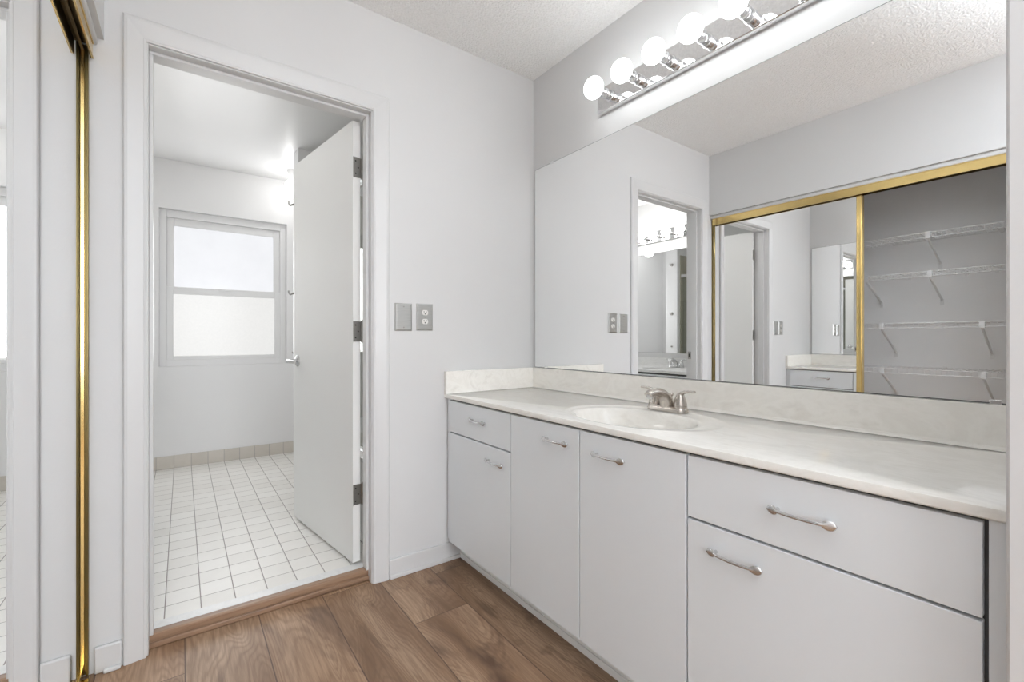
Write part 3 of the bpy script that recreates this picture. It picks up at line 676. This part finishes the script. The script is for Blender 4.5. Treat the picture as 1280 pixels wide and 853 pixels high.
# robe hooks on the partition end
def hook(z, label, small=False):
    root = thing('robe_hook', label, 'hook', (0.678, 3.645, z), 'robe hooks on the partition end')
    k = 0.5 if small else 1.0
    MB().lathe([(0.0, -0.0003), (0.021 * k, -0.0003), (0.021 * k, -0.004), (0.014 * k, -0.008), (0.0, -0.009)], (0.678, 3.645, z), 'X', 20).build('rosette', M['hinge'], root, smooth=True)
    MB().tube([(0.671, 3.645, z), (0.655, 3.645, z - 0.004 * k), (0.678 - 0.036 * k - 0.004, 3.645, z - 0.014 * k), (0.678 - 0.047 * k, 3.645, z - 0.002), (0.678 - 0.049 * k, 3.645, z + 0.016 * k)], [0.006 * k + 0.001, 0.006 * k + 0.001, 0.0055 * k, 0.005 * k, 0.006 * k], 12).build('prong', M['hinge'], root, smooth=True)
hook(2.035, 'upper chrome robe hook beside the globe light')
hook(1.380, 'middle chrome robe hook right of the bathroom window')
hook(0.94, 'lowest tiny chrome hook near the bathroom door lever', True)

# bathtub, its tiled surround and glass door (glimpsed past the hinges and in the mirror)
TX, TZ = 0.735, 0.44
r = thing('bathtub', 'white bathtub behind the open bathroom door', 'bathtub', (1.1, 2.77, 0.042))
def rr(x0, x1, y0, y1, rad, z, n=8):
    out = []
    for cx, cy, a0 in ((x1 - rad, y1 - rad, 0), (x0 + rad, y1 - rad, PI / 2), (x0 + rad, y0 + rad, PI), (x1 - rad, y0 + rad, 1.5 * PI)):
        for k in range(n): a = a0 + PI / 2 * k / (n - 1); out.append((cx + rad * math.cos(a), cy + rad * math.sin(a), z))
    return out
a0, a1, b0, b1 = TX, BX1 - 0.001, DB + 0.001, 3.566
MB().loft([rr(a0 + 0.01, a1, b0, b1, 0.004, 0.0425), rr(a0 + 0.01, a1, b0, b1, 0.004, TZ - 0.03), rr(a0, a1, b0, b1, 0.004, TZ - 0.02), rr(a0, a1, b0, b1, 0.006, TZ - 0.004), rr(a0 + 0.004, a1 - 0.004, b0 + 0.004, b1 - 0.004, 0.006, TZ),
          rr(a0 + 0.075, a1 - 0.06, b0 + 0.08, b1 - 0.08, 0.12, TZ), rr(a0 + 0.09, a1 - 0.075, b0 + 0.10, b1 - 0.10, 0.12, TZ - 0.02), rr(a0 + 0.13, a1 - 0.11, b0 + 0.16, b1 - 0.18, 0.13, 0.14), rr(a0 + 0.18, a1 - 0.16, b0 + 0.24, b1 - 0.26, 0.11, 0.10)]).build('basin', M['tubwhite'], r, smooth=True)
MB().lathe([(0.0, 0.1003), (0.025, 0.1003), (0.025, 0.104), (0.0, 0.106)], (1.1, 2.40, 0), 'Z', 20).build('drain', M['chrome'], r)
struct(MB().box(TX, BX1, 3.554, 3.5667, TZ + 0.002, 2.16).build('trim_7', M['showertile'], bevel=0.002), 'olive travertine tile at the end of the bathtub in the mirror', 'wall tile')
struct(MB().box(BX1 - 0.013, BX1 - 0.0003, DB + 0.001, 3.553, TZ + 0.002, 2.16).build('trim_8', M['showertile_side'], bevel=0.002), 'travertine tile along the bathtub', 'wall tile')
r = thing('shower_door', 'clear glass sliding shower door on the bathtub rim', 'shower door', (0.76, 2.77, TZ))
MB().box(0.748, 0.754, 2.05, 2.80, TZ + 0.03, 1.86).build('glass_panel', M['glass'], r)
MB().box(0.764, 0.770, 2.74, 3.54, TZ + 0.03, 1.86).build('glass_panel', M['glass'], r)
MB().box(0.738, 0.782, DB + 0.002, 3.552, 1.86, 1.90).build('header_rail', M['polished'], r, bevel=0.002)
MB().box(0.738, 0.782, DB + 0.002, 3.552, TZ + 0.0005, TZ + 0.03).build('sill_rail', M['polished'], r, bevel=0.002)
# spring door stop low behind the hinge
r = thing('door_stop', 'small chrome spring door stop low behind the door hinge edge', 'door stop', (0.700, DB, 0.09))
pts = [(0.700 + 0.005 * math.cos(t * 2.2), DB + 0.006 + t * 0.0022, 0.09 + 0.005 * math.sin(t * 2.2)) for t in range(28)]
MB().tube(pts, 0.0014, 6).build('spring', M['chrome'], r, smooth=True)
MB().lathe([(0.0, 0.018), (0.009, 0.018), (0.009, 0.022), (0.006, 0.026), (0.0, 0.026)], (0.700, DB, 0.09), 'Y', 14).build('base', M['chrome'], r)
MB().lathe([(0.0, 0.064), (0.007, 0.065), (0.008, 0.076), (0.0, 0.078)], (0.700, DB, 0.09), 'Y', 14).build('rubber_tip', M['porcelain'], r)
